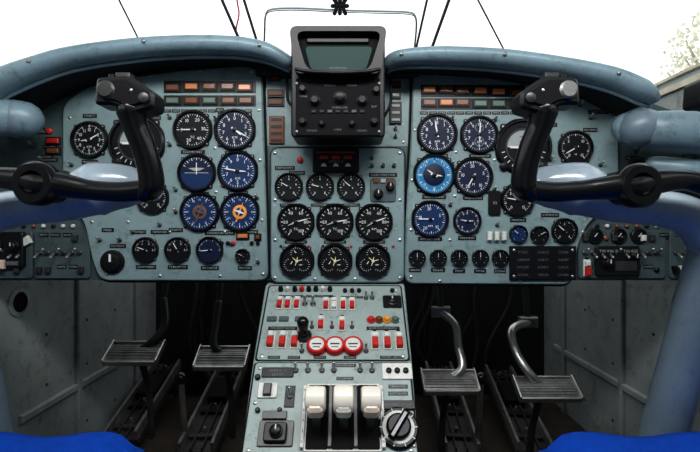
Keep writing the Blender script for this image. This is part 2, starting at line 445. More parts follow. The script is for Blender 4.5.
for y in (250,276):
    screw(b,*pl(513,y),3); screw(b,*pl(571,y),3)
b.obj('instrument_panel')

b=MB(PM)
Cp=rrect(*pl(337.5,215.5),134,135,9)
b.prism(Cp,-8,-.001,'paint',1.4); b.prism(outl(Cp,1.6),-7.5,-4,'gap_shade')
for x in(275,400):
    for y in(153,200,240,278): screw(b,*pl(x,y),0,1.6)
for x in (315,355): screw(b,*pl(x,279),0,1.5)
b.prism(rrect(*pl(336,161),46,24,2),0,4,'black',1)
for i,x in enumerate((324,336,348)):
    b.box(*pl(x,158),8,3,4,5,'red',.4); b.quad([pl(x-3,167),pl(x+3,167),pl(x+1.5,164),pl(x-1.5,164)],4.1,'wplas')
b.box(*pl(336,153),38,1.5,4,4.6,'red'); b.text('ABCD E H',*pl(336,162),3,4.1,'label')
for x,y in [(372,166),(383,166),(394,166),(372,158)]: toggle(b,*pl(x,y),0,.8)
placard(b,*pl(383,175),28,4); placard(b,*pl(285,168),20,4); placard(b,*pl(297,173),16,4)
b.lathe(*pl(300,160),[(3,0),(3,2),(1.5,3)],'red',12)
for x in(289,320,351): placard(b,*pl(x,205),18,3)
for x in(296,335,374): placard(b,*pl(x,242),22,3)
for i in range(9): b.lathe(*pl(281+i*14,246),[(1.4,0),(1.4,1.5),(.7,2)],random.choice(['black','red','black','label']),8)
b.prism(rrect(*pl(383,190),26,24,4),0,1.5,'paint2',.5); knob(b,*pl(378,194),4.5,1.5); knob(b,*pl(390,187),4,1.5)
for i in range(3): b.box(*pl(376+i*7,181),5,4,1.5,3,'amberd' if i!=1 else 'label',.3)
b.obj('engine_instrument_panel')
for x,a in zip((289,320,351),(-60,-75,-50)):
    gauge('engine_temperature_gauge',x,187,12.5,n=6,minor=3,nums=['0','2','4','6','8'],ndl=((a,.75,'white'),),flange=True)
for x,a in zip((296,335,374),(75,80,70)):
    gauge('engine_tachometer',x,222,16.5,n=10,minor=2,a0=-150,a1=150,nums=['0','20','40','60','80','100'],ndl=((a,.8,'white'),(a+170,.55,'label')))
for x in(297,335,373):
    gauge('engine_oil_fuel_gauge',x,261,15.5,style='triple')

L=[('altimeter',193,130,17.5,'face',dict(a0=-90,a1=200,n=8,nums=['5','10','20','30','40','50'],ndl=((-90,.7,'white'),))),
('airspeed_indicator',235,130,18.5,'fnavy',dict(a0=0,a1=330,n=11,nums=['0','1','2','3','4','5','6','7','8','9'],ndl=((120,.8,'white'),(130,.5,'white')))),
('altimeter',238,171,18,'fblue',dict(a0=0,a1=324,n=9,nums=['0','1','2','3','4','5','6','7','8','9'],ndl=((-80,.8,'white'),(95,.5,'white')))),
('radio_altimeter',153,198,14.5,'face',dict(nums=['0','5','10','15'],ndl=((-120,.8,'white'),))),
('clock',90,140,16.5,'face',dict(a0=0,a1=330,n=11,nums=['12','1','2','3','4','5','6','7','8','9','10','11'],ndl=((60,.7,'white'),(-100,.5,'white')))),
('hydraulic_pressure_gauge',146,250,11.5,'face',dict(n=5,nums=['0','1','2','3'],a0=-90,a1=90,ndl=((-70,.8,'white'),))),
('hydraulic_pressure_gauge',178,250,11.5,'face',dict(n=5,nums=['0','1','2','3'],a0=-90,a1=90,ndl=((-30,.8,'white'),))),
('flap_position_indicator',210,250,12,'fnavy',dict(n=5,a0=-90,a1=90,ndl=((-95,.8,'white'),))),
('volt_meter',243,256,6.5,'face',dict(n=4,minor=2,ndl=((-60,.8,'white'),))),
]
for nm,x,y,r,f,kw in L: gauge(nm,x,y,r,f,**kw)
gauge('turn_indicator',197,173,17,'fnavy',style='horizon')
gauge('compass_indicator',200,212,17.5,'fblue',style='compass',ndl=((0,1,'brown'),))
gauge('compass_indicator',240,212,17.5,'fblue',style='compass',ndl=((0,1,'orange'),))
gauge('attitude_indicator',137,143,25,'face',style='attitude')
b=MB(PM); u,v=pl(113,262); knob(b,u,v,11,0,6); b.obj('rotary_selector_knob')
R=[('airspeed_indicator',437,134,18,'fnavy',dict(a0=0,a1=330,n=11,nums=['0','1','2','3','4','5','6','7','8','9'],ndl=((-10,.8,'white'),(-15,.5,'white')))),
('altimeter',479,135,17,'fnavy',dict(a0=0,a1=324,n=9,nums=['0','1','2','3','4','5','6','7','8','9'],ndl=((5,.8,'white'),(180,.5,'white')),sub=((0,-.4,.28),(0,.42,.25)))),
('gyro_compass',434,175,18.5,'fcyan',dict(a0=0,a1=360,n=12,nums=['0','3','6','9','12','15','18','21'],ndl=((-55,.5,'white'),(100,.45,'white')),core='fnavy')),
('vertical_speed_indicator',473,177,17.5,'fnavy',dict(a0=0,a1=350,n=12,nums=['0','5','10','20','10','5'],ndl=((-150,.7,'white'),))),
('vertical_speed_indicator',430,219,16.5,'fblue',dict(a0=0,a1=350,n=10,nums=['0','5','10','20','10','5'],ndl=((-90,.8,'white'),))),
('clock',467,221,12.5,'fnavy',dict(a0=0,a1=330,n=11,nums=['0','3','6','9'],ndl=((-80,.6,'white'),(90,.5,'white')))),
('fuel_gauge',575,148,15.5,'face',dict(nums=['0','5','10','15'],ndl=((-120,.8,'white'),))),
('radio_altimeter',517,200,15,'face',dict(nums=['0','5','10','15'],ndl=((-80,.8,'white'),))),
('pressure_gauge',564,231,11.5,'face',dict(n=5,nums=['0','2','4'],ndl=((-50,.8,'white'),))),
('pressure_gauge',518,234,8,'fblue',dict(n=4,minor=2,ndl=((-50,.8,'white'),))),
('pressure_gauge',539,235,8,'face',dict(n=4,minor=2,ndl=((60,.8,'white'),))),
]
for nm,x,y,r,f,kw in R: gauge(nm,x,y,r,f,**kw)
for x in(417,438,459,480,500):
    gauge('ammeter',x,258,7.5,'face',n=5,minor=2,ndl=((-40+x%7*10,.8,'white'),))
gauge('attitude_indicator',523,147,25,'face',style='attitude')

b=MB(PM)
w0=-5.9
for (x,y,k) in [(275,92,'brown'),(275,101,'brown')]: lamp(b,*pl(x,y),w0,14,5,k)
lamp(b,*pl(274,75),w0,9,6,'red')
b.box(*pl(276,129),15,28,w0,w0+3,'amberd',.6)
for j in range(4): b.box(*pl(276,119+j*7),11,3,w0+3,w0+3.4,'black')
for j in range(3): lamp(b,*pl(396,72+j*11),w0,8,4,['black','amberd','green'][j])
b.box(*pl(396,112),12,22,w0,w0+3,'black',.6)
for j in range(3): b.box(*pl(396,105+j*7),8,2.5,w0+3,w0+4,'label')
for j in range(2): toggle(b,*pl(396,128+j*8),w0,.8)
for x,y in [(269,66),(284,66),(269,141),(392,66),(404,66),(404,141)]: screw(b,*pl(x,y),w0,1.4)
b.obj('warning_light_strip')

def side_bank(xs,xe):
    b=MB(PM); w0=-6
    b.prism(rrect(*pl((xs+xe)/2,255),xe-xs,48,4),w0,w0+3,'paint2',.6)
    w1=w0+3
    for y in (238,247,270):
        x=xs+6
        while x<xe-5:
            t=random.random()
            if y==247:
                toggle(b,*pl(x,y+6),w1,1.0,tilt=random.choice([-.5,.5])); x+=8
            elif t<.5: placard(b,*pl(x+4,y-3),9,4,w1,k='black'); x+=12
            elif t<.8: b.lathe(*pl(x,y),[(2.5,w1),(2.5,w1+2),(1.2,w1+3)],random.choice(['amberd','black','black','wplas']),10); x+=8
            else: b.box(*pl(x,y),5,6,w1,w1+4,random.choice(['black','wplas','dmetal']),.6); x+=9
    return b
b=side_bank(32,88); b.obj('switch_panel')
b=side_bank(-18,30); w1=-3
b.prism(rrect(*pl(7,250),34,36,3),w1,w1+5,'black',1)
knob(b,*pl(-3,246),7,w1+5); knob(b,*pl(16,246),5,w1+5,6); b.box(*pl(7,263),26,4,w1+5,w1+6,'grey')
b.box(*pl(26,241),8,8,w1,w1+4,'wplas',.5,rot=.5); b.box(*pl(4,264),6,9,w1+5,w1+9,'pink',.6)
b.obj('radio_control_panel')
b=side_bank(580,668); w1=-3
b.prism(rrect(*pl(618,261),44,30,3),w1,w1+4,'black',1)
for i in range(5): b.text('TKB'[i%3]+'05',pl(602+i*8,0)[0],pl(0,251)[1],4,w1+4.1,'label')
knob(b,*pl(607,263),5.5,w1+4,6); b.box(*pl(625,266),22,10,w1+4,w1+5,'dmetal',.4); knob(b,*pl(634,256),3.5,w1+4,5)
guard(b,*pl(588,268),w1,1.0)
for x in(596,620,640):
    b.lathe(*pl(x,236),[(8,w1),(8,w1+2),(7,w1+3),(6.3,w1+3),(6,w1+1.5)],'black',20,cap=False); b.lathe(*pl(x,236),[(6.2,w1+1.4),(6,w1+1.5)],'face',20)
    needle(b,*pl(x,236),40,1,4,.4,w1+1.7)
b.obj('switch_panel')
b=side_bank(672,718); w1=-3
for i in range(4): b.box(*pl(676+i*6,270),4,8,w1,w1+5,'wplas' if i%2 else 'black',.5,rot=.3)
b.obj('switch_panel')
b=MB(PM)
for (x,y) in [(40,160),(46,130),(30,145),(48,180),(52,200),(30,210)]:
    if random.random()<.6: toggle(b,*pl(x,y),-6,.9)
    else: b.lathe(*pl(x,y),[(3,-6),(3,-4),(1.5,-3)],'red',10)
for (x,y,k) in [(50,140,'red'),(50,150,'amberd'),(640,160,'black'),(660,170,'black')]: lamp(b,*pl(x,y),-6,12,5,k)
for (x,y) in [(640,150),(655,145),(640,175),(660,190),(640,205),(690,200)]: toggle(b,*pl(x,y),-6,.9)
for i in range(14): placard(b,*pl(random.choice([random.randint(15,50),random.randint(635,700)]),random.randint(125,222)),14,4,-6)
for x in range(0,80,10): b.lathe(*pl(x,226),[(2,-6),(2,-4),(1,-3)],random.choice(['amberd','black','wplas']),8)
for x in range(600,700,10): b.lathe(*pl(x,226),[(2,-6),(2,-4),(1,-3)],random.choice(['amberd','black','wplas']),8)
b.obj('toggle_switch_bank')

# ---------------------------------------------------------------- radar display
yr=-.11
RM=Matrix(((sc(yr),0,0,0),(0,0,-sc(yr),yr),(0,sc(yr),0,CZ),(0,0,0,1)))
b=MB(RM)
b.prism(rrect(*pl(338,86),94,102,4),-45,0,'black',1.5)
b.prism(rrect(*pl(338,107),84,58,3),0,2,'matte',.6)
def ringprism(b,po,pi,w0,w1,k,wi):
    n=len(po)
    vs=[(x,y,w0) for x,y in po]+[(x,y,w1) for x,y in po]+[(x,y,w1) for x,y in pi]+[(x,y,wi) for x,y in pi]
    fs=[]
    for r in range(3):
        for i in range(n):
            j=(i+1)%n; fs.append((r*n+i,r*n+j,(r+1)*n+j,(r+1)*n+i))
    b.add(vs,fs,k)
po=rpoly([pl(*p) for p in [(296,78),(380,78),(386,32),(291,32)]],8)
pi=rpoly([pl(*p) for p in [(308,75),(369,75),(381,37),(297,37)]],9)
ringprism(b,po,pi,0,14,'black',4)
b.prism(pi,3,4,'matte')
b.prism(rpoly([pl(*p) for p in [(311,74),(366,74),(374,48),(304,48)]],7),4,6,'screen',1)
b.prism(rrect(*pl(338,43),62,5,2),4,7,'black',1)
b.tube([(-52,152,14),(-40,149.5,15),(-12,148,16),(16,149.5,15),(28,152,14)],[1.6]*5,'black',10,4)
b.text('ABCKMPTOEH',*pl(338,70),2.6,6.1,'grey')
for x,y,r in [(303,90,4),(315,101,5),(340,98,6),(362,101,5),(376,91,4),(303,122,4),(322,124,3),(352,124,3),(374,122,4)]:
    knob(b,*pl(x,y),r,2,6,mark=False)
for x in range(314,366,8): b.box(*pl(x,112),5,3,2,3.5,random.choice(['black','black','dmetal']),.3)
for x,y,w_ in [(304,97,12),(330,86,20),(352,86,16),(340,108,26),(312,131,16),(362,131,16),(374,107,10),(338,130,12)]: b.text(''.join(random.choice('ABEKMHOPCT') for _ in range(int(w_/3))),*pl(x,y),2.8,2.1,'grey')
for x in(297,379):
    for y in (84,132): screw(b,*pl(x,y),2,1.4,'steel')
b.obj('radar_display')
b=MB()
b.tube([W(300,120,-.02),W(296,110,-.03),W(288,100,-.01),W(287,80,0)],.003,'rubber',8)
b.tube([W(382,120,-.02),W(390,105,-.03),W(391,90,-.01),W(389,70,0)],.003,'rubber',8)
b.obj('radar_cable')

# ---------------------------------------------------------------- glareshield
def glare(sp,name):
    b=MB()
    pts=[W(x,y,yy) for x,y,h,yy in sp]; rad=[h*sc(yy)*.88 for x,y,h,yy in sp]
    b.tube(pts,rad,'blueg',18,6,flat=(1,1.5),up=(0,0,1))
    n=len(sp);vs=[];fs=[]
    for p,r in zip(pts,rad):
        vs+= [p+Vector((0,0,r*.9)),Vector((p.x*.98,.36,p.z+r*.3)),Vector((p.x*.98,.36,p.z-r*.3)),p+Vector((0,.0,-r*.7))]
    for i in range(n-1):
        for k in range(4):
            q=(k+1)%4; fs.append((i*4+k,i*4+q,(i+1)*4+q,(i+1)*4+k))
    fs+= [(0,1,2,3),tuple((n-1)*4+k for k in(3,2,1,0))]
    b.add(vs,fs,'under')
    b.tube([p+Vector((0,.012,-r*1.05)) for p,r in zip(pts,rad)],.0045,'blueg',8)
    for i in range(1,n-1,2): b.lathe(0,0,[(.0035,0),(.0035,.003),(.002,.004)],'steel',8,Matrix.Translation(pts[i]+Vector((0,-rad[i]*1.5,0)))@Matrix.Rotation(math.radians(90),4,'X'))
    return b.obj(name)
glare([(-60,104,16,-.13),(-20,94,15,-.12),(0,83,14,-.11),(40,67,12,-.10),(80,56,11,-.09),(150,47,10.5,-.08),(220,45,10,-.08),(262,50,9.5,-.07),(288,62,7,-.06)],'glareshield')
glare([(388,64,6,-.06),(400,58,8,-.07),(440,56,9.5,-.08),(500,59,10,-.08),(560,67,10,-.09),(610,78,11,-.10),(640,90,11,-.11),(652,98,7,-.11)],'glareshield')
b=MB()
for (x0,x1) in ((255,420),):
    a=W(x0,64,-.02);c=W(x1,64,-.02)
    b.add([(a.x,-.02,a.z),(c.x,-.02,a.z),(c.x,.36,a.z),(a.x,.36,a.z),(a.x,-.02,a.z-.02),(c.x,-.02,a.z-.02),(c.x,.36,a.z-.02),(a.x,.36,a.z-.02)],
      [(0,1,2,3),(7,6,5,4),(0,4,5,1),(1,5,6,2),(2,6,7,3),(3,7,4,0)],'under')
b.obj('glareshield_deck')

# ---------------------------------------------------------------- side ducts
b=MB()
b.tube([W(-34,116,-.10),W(-15,117,-.10),W(24,119,-.08)],[.038,.037,.034],'blueg',20)
b.tube([W(14,119,-.085),W(17,119,-.083)],.036,'colm',20,1)
b.obj('air_duct')
b=MB()
b.tube([W(628,128,-.06),W(660,130,-.09),W(700,132,-.10),W(738,134,-.10)],[.030,.036,.041,.043],'blueg',20)
b.tube([W(640,128,-.08),W(643,128,-.08)],.037,'colm',20,1)
b.tube([W(655,165,-.05),W(700,172,-.08),W(738,178,-.08)],[.018,.024,.028],'blueg',16)
b.obj('air_duct')

# ---------------------------------------------------------------- control yokes
def yoke(hx,hy,s,ptop,pbot):
    y=-.33;k=sc(y)
    root=bpy.data.objects.new('control_yoke',None); bpy.context.collection.objects.link(root)
    b=MB()
    def q(dx,py,yy=y): return W(hx+s*dx,py,yy)
    b.tube([q(105,190),q(80,192),q(50,190),q(20,hy+1),q(0,hy),q(-20,hy-4),q(-50,hy-6),q(-80,hy+2),q(-105,190)],[10.5*k,10*k,10*k,12.5*k,14*k,12.5*k,10*k,10*k,10.5*k],'gloss',18,6)
    HM=frame(W(hx,hy,y),Vector((0,0,1)),k)
    b.lathe(0,0,[(18,-36),(18,-6),(22,-2),(22,9),(19,13),(12,13),(11,9)],'gloss',32,HM,cap=False)
    b.lathe(0,0,[(12,8),(11,9.5),(6,10)],'matte',24,HM)
    b.lathe(0,0,[(4,10),(4,12),(2,13)],'dmetal',12,HM)
    for sg in(1,-1):
        o=105*sg
        def h(dx,py,yy): return W(hx+s*(o+sg*dx),py,yy)
        b.tube([h(0,192,y),h(6,186,y-.002),h(5,170,y-.006),h(-1,148,y-.012),h(-9,128,y-.018),h(-13,112,y-.022)],[10.5*k,12.5*k,12*k,11.5*k,11.5*k,14*k],'gloss',18,6)
        b.tube([h(3,168,y-.016),h(-4,148,y-.022)],[3*k,3*k],'black',10,1)
        yy=y-.024; ks=sc(yy)
        GM=frame(W(hx+s*(o-16*sg),97,yy),Vector((0,0,1)),ks)
        d=s*sg
        hp=[(-28*d,17),(4*d,19),(20*d,9),(29*d,2),(29*d,-13),(10*d,-19),(-2*d,-16),(-12*d,-10),(-30*d,-10)]
        b.prism(rpoly(hp,5),-16,10,'black',3,M=GM)
        b.prism(rpoly([(x*.7,yv*.7+1) for x,yv in hp],4),10,12,'matte',1,M=GM)
        b.lathe(-17*d,4,[(9,8),(9,12),(7,14)],'dmetal' if s>0 else 'steel',16,GM)
        b.lathe(20*d,-4,[(5,8),(5,13),(3,14)],'dmetal' ,14,GM)
        b.box(-4*d,20,14,6,-6,6,'dmetal',1.2,M=GM)
        b.box(-16*d,18,6,8,-4,4,'black',1,M=GM)
        screw(b,8*d,3,12,1.6,'metal',GM)
    b.obj('yoke_wheel',root)
    b=MB()
    ya=-.265
    def a(dx,py,yy=ya): return W(hx+s*dx,py,yy)
    ka=sc(ya)
    p1=W(*ptop,ya+.01); p2=W(*pbot,-.185)
    b.tube([p1,a(-66,226),a(-45,213),a(-15,207),a(25,201),a(58,189),a(92,187),a(114,193)],[21*ka,21*ka,19*ka,18*ka,20*ka,27*ka,20*ka,8*ka],'lblue',24,6)
    dirv=(p2-p1).normalized(); t=(p1.z-.02)/-dirv.z
    foot=p1+dirv*t
    b.tube([p1,p1+dirv*t*.3,p1+dirv*t*.6,foot],[.032,.033,.035,.036],'colm',24,4)
    b.lathe(0,0,[(.065,0),(.065,.012),(.045,.03),(.04,.07)],'rubber',24,Matrix.Translation((foot.x,foot.y,0.001)))
    b.tube([W(hx,hy,-.31),W(hx,hy+10,ya)],[.024,.026],'lblue',20,1)
    b.obj('control_column',root)
yoke(40,184,1,(-46,246),(-12,430))
yoke(635,186,-1,(714,246),(664,430))

# ---------------------------------------------------------------- centre pedestal
XC=-.0315
A=Vector((XC,0,CZ-.124));B=Vector((XC,-.14,CZ-.2435));C=Vector((XC,-.25,CZ-.365))
b=MB()
prof=[(.03,CZ-.12,.147),(A.y,A.z,.147),(B.y,B.z,.143),(C.y,C.z,.140),(-.36,CZ-.43,.140),(-.38,0.002,.140),(.03,0.002,.147)]
n=len(prof);vs=[(XC-h,y,z) for y,z,h in prof]+[(XC+h,y,z) for y,z,h in prof]
fs=[tuple(range(n)),tuple(range(2*n-1,n-1,-1))]+[(i,n+i,n+(i+1)%n,(i+1)%n) for i in range(n)]
b.add(vs,fs,'ped')
ped=b.obj('centre_pedestal',bevel=.006,smooth=False)
F1=frame((A+B)/2,A-B,S*.88); F2=frame((B+C)/2,B-C,S*.79)
b=MB(F1)
Lc=lambda x,y: loc(F1,x,y)
l1=.184/(S*.88)
b.prism(rrect(0,0,151,l1-1,4),-.5,.3,'gap_shade')
b.prism(rrect(0,0,148,l1-4,4),-.5,1,'ped',.5)
for x in(-69,69):
    for y in(-44,0,42): screw(b,x,y,1,1.8)
for i,x in enumerate(range(281,335,7)): b.lathe(*Lc(x,291),[(2.8,1),(2.8,5),(1.8,7)],['black','wplas','black','red','black','black','wplas','black'][i%8],10)
for x in (345,352,359,392): b.lathe(*Lc(x,292),[(2.4,1),(2.4,4),(1.5,5)],'black',10)
placard(b,*Lc(306,297),60,3,1); placard(b,*Lc(352,298),24,3,1)
for x in(280,288,297): guard(b,*Lc(x,304),1,1.0)
for x in(305,313): toggle(b,*Lc(x,305),1,1.2)
for x in(326,334,343,352): guard(b,*Lc(x,305),1,1.0,c2='red' if x!=334 else 'wplas')
for x in(366,372): toggle(b,*Lc(x,299),1,1)
b.prism(rrect(*Lc(392,303),20,16,2),1,4,'black',.6); knob(b,*Lc(392,304),5,4,5)
for x in(272,284,300): b.prism(rrect(*Lc(x,320),10,6,1),1,3,'paint2',.4)
guard(b,*Lc(321,324),1,1.05); guard(b,*Lc(342,325),1,1.05)
for x in(332,352,312): toggle(b,*Lc(x,328),1,.9)
for i,x in enumerate((371,379,387,395)):
    b.lathe(*Lc(x,321),[(4.4,1),(4.4,3),(3.4,3),(3.4,4.5),(2.2,6)],['red','amberd','orange','green'][i],14)
placard(b,*Lc(383,329),34,4,1); placard(b,*Lc(283,329),30,4,1)
b.lathe(*Lc(304,337),[(8,1),(8,3),(5,5),(5,9)],'black',18)
u,v=Lc(304,337); b.tube([(u,v,8),(u,v+3,20)],[4,6],'gloss',14,1)
for x in(271,283,295): guard(b,*Lc(x,341),1,1.2)
for x in(375,387,399): guard(b,*Lc(x,342),1,1.2)
for x in(317,335,353):
    u,v=Lc(x,348); b.lathe(u,v,[(10,1),(10,6),(9,7.5),(7.2,7.5)],'red',28,cap=False)
    b.lathe(u,v,[(7.6,6.6),(7.2,7.2)],'wplas',24); b.box(u,v,9,1.2,7.2,8,'dmetal',.3); b.box(u,v-3.5,7,.8,7.2,7.5,'dmetal')
for x in(302,366): toggle(b,*Lc(x,352),1,1)
for x in(274,294,320,350,386,398): placard(b,*Lc(x,358),12,3,1)
b.obj('pedestal_switch_panel')

b=MB(F2); Lc=lambda x,y: loc(F2,x,y)
l2=(B-C).length/(S*.79)
b.prism(rrect(0,0,168,l2-1,4),-.5,.3,'gap_shade')
b.prism(rrect(0,0,165,l2-3,4),-.5,1,'ped',.5)
for x in(-77,77):
    for y in(-40,5,42): screw(b,x,y,1,2)
b.prism(rrect(*Lc(278,373),34,11,2),1,2.5,'black',.5); b.text('AKBM 0 1 2',*Lc(278,371.5),3.6,2.6,'grey'); b.text('EKTOP',*Lc(278,375.5),3.6,2.6,'grey')
for x in(258,): b.lathe(*Lc(x,378),[(3,1),(3,4),(2,5)],'black',10)
u,v=Lc(268,391); b.prism(rrect(u,v,20,16,2),1,3,'wplas',.5); b.box(u,v,8,12,3,7,'dmetal',.8)
for x in(258,280): b.lathe(*Lc(x,411),[(2.5,1),(2.5,4),(1.5,5)],'black',10)
u,v=Lc(276,434); b.prism(rrect(u,v,34,24,2),1,3,'dmetal',.5); b.prism(rrect(u,v,22,18,3),3,8,'black',1); knob(b,*Lc(277,434),6,8,6)
b.prism(rrect(*Lc(275,416),24,8,1),1,4,'dmetal',.5)
u,v=Lc(290,397); b.box(u,v,10,22,1,2.5,'black',.4); toggle(b,u,v,2,1.3)
for x in(296,308,322,334,360,372): toggle(b,*Lc(x,371),1,1.2,k='metal')
placard(b,*Lc(344,366),26,3.5,1); placard(b,*Lc(345,379),18,3.5,1)
u,v=Lc(397,372); b.prism(rrect(u,v,32,18,2),1,3,'wplas',.6)
for dx in(-9,0,9): b.lathe(u+dx,v,[(3,3),(3,5),(1.6,6)],'black',12)
for y in(387,394): placard(b,*Lc(398,y),20,4,1)
u,v=Lc(397,406); b.prism(rrect(u,v,36,9,2),1,4,'black',.6); b.text('ABTOMAT CTOM',u,v,4,4.1,'grey',mw=28)
u,v=Lc(398,429); b.lathe(u,v,[(20,1),(20,4),(18,6),(15,6)],'black',32,cap=False); b.lathe(u,v,[(17,4),(15.5,6.5),(8,7)],'wplas',28)
b.lathe(u,v,[(12,6),(12,10),(10,12)],'black',24)
b.box(u,v,7,30,10,16,'gloss',2,rot=-.6)
for i in range(10):
    a=math.pi*2*i/10; b.box(u+math.cos(a)*17.2,v+math.sin(a)*17.2,.8,3,6,6.3,'white',rot=a+1.57)
for x in(382,414): screw(b,*Lc(x,446),1,2)
b.obj('pedestal_control_panel')
root=bpy.data.objects.new('throttle_quadrant',None); bpy.context.collection.objects.link(root)
b=MB(F2)
u,v=Lc(343,417)
b.prism(rrect(u,v,76,66,3),1,3,'wplas',.8)
for x in(318,343,368):
    uu,_=Lc(x,416); b.prism(rrect(uu,v,21,62,2),3,4,'matte',.2)
for x in(330.5,355.5):
    uu,_=Lc(x,416)
    b.prism(rrect(uu,v,5,60,2),3,7,'dmetal',1)
for x in (304,382):
    uu,_=Lc(x,416); b.prism(rrect(uu,v,4,60,1),3,6,'wplas',.6)
    for j in range(6): b.text(str(j*2),uu,v-25+j*10,4,6.1,'black')
b.obj('throttle_gate',root)
for i,(x,k) in enumerate(((317.5,'pink'),(344,'cream'),(370,'pink'))):
    b=MB(F2); uu,vv=Lc(x,420)
    hv=vv+6
    vs=[]
    for (v_,w_) in ((vv-12,2),(vv+9,2),(hv+7,34),(hv-7,34)):
        vs+=[(uu-4,v_,w_),(uu+4,v_,w_)]
    b.add(vs,[(0,2,4,6),(1,7,5,3),(0,1,3,2),(2,3,5,4),(4,5,7,6),(6,7,1,0)],'dmetal')
    r=12.5 if i==1 else 11.5
    HMx=F2@Matrix.Translation((uu,hv,38))@Matrix.Rotation(math.radians(90),4,'Y')
    hw=9.5
    b.lathe(0,0,[(.1,-hw),(r*.8,-hw),(r*.95,-hw+1),(r,-hw+3),(r*1.03,0),(r,hw-3),(r*.95,hw-1),(r*.8,hw),(.1,hw)],'cream',30,HMx)
    b.prism(rrect(uu,hv-7,15,14,4),28,45,k,3)
    b.obj('throttle_lever',root)

# ---------------------------------------------------------------- pedals
def pedal(px,py,y,wd,arm,sg):
    b=MB(); k=sc(y)
    c=W(px,py,y)
    fr=frame(c,Vector((0,.42,.26)),k)
    h=26
    n=8;vs=[];fs=[]
    for i in range(n+1):
        t=i/n; vv=(t-.5)*h; ww=-4*(2*t-1)**2
        vs+=[(-wd/2,vv,ww),(wd/2,vv,ww),(wd/2,vv,ww-2),(-wd/2,vv,ww-2)]
    for i in range(n):
        for q in range(4):
            r=(q+1)%4; fs.append((i*4+q,i*4+r,(i+1)*4+r,(i+1)*4+q))
    fs+=[(0,1,2,3),tuple(n*4+q for q in(3,2,1,0))]
    b.add(vs,fs,'steel',fr)
    for i in range(9):
        t=(i+.5)/9; b.box(0,(t-.5)*h,wd*.92,.8,-4*(2*t-1)**2-.5,-4*(2*t-1)**2+.7,'steel',.2,M=fr)
    b.box(0,h*.5,wd+1,1.8,-6,-1,'metal',.5,M=fr); b.box(0,-h*.5,wd+1,2,-7,-1.5,'metal',.5,M=fr)
    for sx in(-1,1):
        b.box(sx*(wd/2),0,1.6,h+2,-6,1,'metal',.4,M=fr)
    ax=[c+Vector((0,.02,-.010))]+[W(*p) for p in arm]
    b.tube(ax,[.011]*len(ax),'metal' if sg else 'dmetal',12,6)
    e=W(*arm[-1])
    if sg: b.box(0,0,.05,.03,-.01,.01,'steel',.003,M=frame(e,Vector((0,0,1)),1))
    b.tube([c+Vector((0,.03,-.02)),c+Vector((0,.09,-.14)),Vector((c.x,c.y+.11,.06))],[.010,.009,.010],'dmetal',10,4)
    b.tube([e,Vector((e.x,e.y+.05,CZ-.09))],[.009,.009],'dmetal',10,1)
    b.obj('rudder_pedal')
pedal(134,350,.28,52,[(152,342,.30),(165,325,.33),(164,300,.36)],0)
pedal(222,355,.28,50,[(214,345,.30),(216,325,.33),(219,303,.36)],0)
pedal(450,379,.20,54,[(462,368,.22),(458,345,.25),(455,325,.27),(441,312,.30)],1)
pedal(547,386,.18,60,[(530,374,.20),(516,352,.23),(512,330,.26),(528,322,.30)],1)
def track(p0,p1,wd=.105):
    b=MB(); d=(p1-p0); L_=d.length; mid=(p0+p1)/2
    u=Vector((1,0,0)); v=d.normalized(); u=(u-v*u.dot(v)).normalized(); w=u.cross(v)
    fr=Matrix(((u.x,v.x,w.x,mid.x),(u.y,v.y,w.y,mid.y),(u.z,v.z,w.z,mid.z),(0,0,0,1)))
    b.box(0,0,wd,L_,-.02,0,'dmetal',.002,M=fr)
    for s in(-1,1):
        b.box(s*wd*.44,0,.010,L_,0,.03,'steel',.002,M=fr)
        b.box(s*wd*.15,0,.005,L_,0,.012,'dmetal',.001,M=fr)
    for i in range(4):
        t=-L_/2+L_*(i+.5)/4
        b.box(0,t,wd*.7,.016,0,.012,'black' if i%2 else 'dmetal',.002,M=fr)
        b.lathe(0,t+.03,[(.006,.0),(.006,.012),(.004,.016)],'steel',10,fr)
    b.box(0,.05,wd*.6,.12,.0,.03,'black',.005,M=fr)
    for s in(-1,1): b.tube([fr@Vector((s*.03,L_/2,0)),Vector((p1.x+s*.03,p1.y,.02))],.008,'dmetal',8,1)
    b.obj('pedal_track')
def fl(px,py,z):
    d=W(px,py,0)-EYE; t=(z-CZ)/d.z; return EYE+d*t
def trk(a,c):
    p0=fl(*a,.04); p1=W(*c,.80); track(p0,p1)
trk((120,440),(168,366)); trk((196,452),(234,366)); trk((462,452),(438,368)); trk((535,452),(498,372))
for (x,y,yy) in((181,378,.35),(481,378,.32)):
    b=MB(); c=W(x,y,yy); b.ball(c,.018,'gloss'); b.tube([c,Vector((c.x,c.y+.04,.01))],[.008,.01],'steel',10,1); b.lathe(0,0,[(.04,0),(.04,.01),(.02,.02)],'dmetal',16,Matrix.Translation((c.x,c.y+.04,.001))); b.obj('brake_lever')
b=MB()
for i in range(16):
    x=random.choice([random.uniform(-.66,-.24),random.uniform(.2,.66)])
    b.tube([(x,.84,CZ-.08),(x+random.uniform(-.06,.06),.845,.4),(x+random.uniform(-.08,.08),.85,.2),(x+random.uniform(-.08,.08),.85,.03)],random.uniform(.006,.014),random.choice(['rubber','dmetal','bulk']),8,5)
b.obj('cable_bundle')

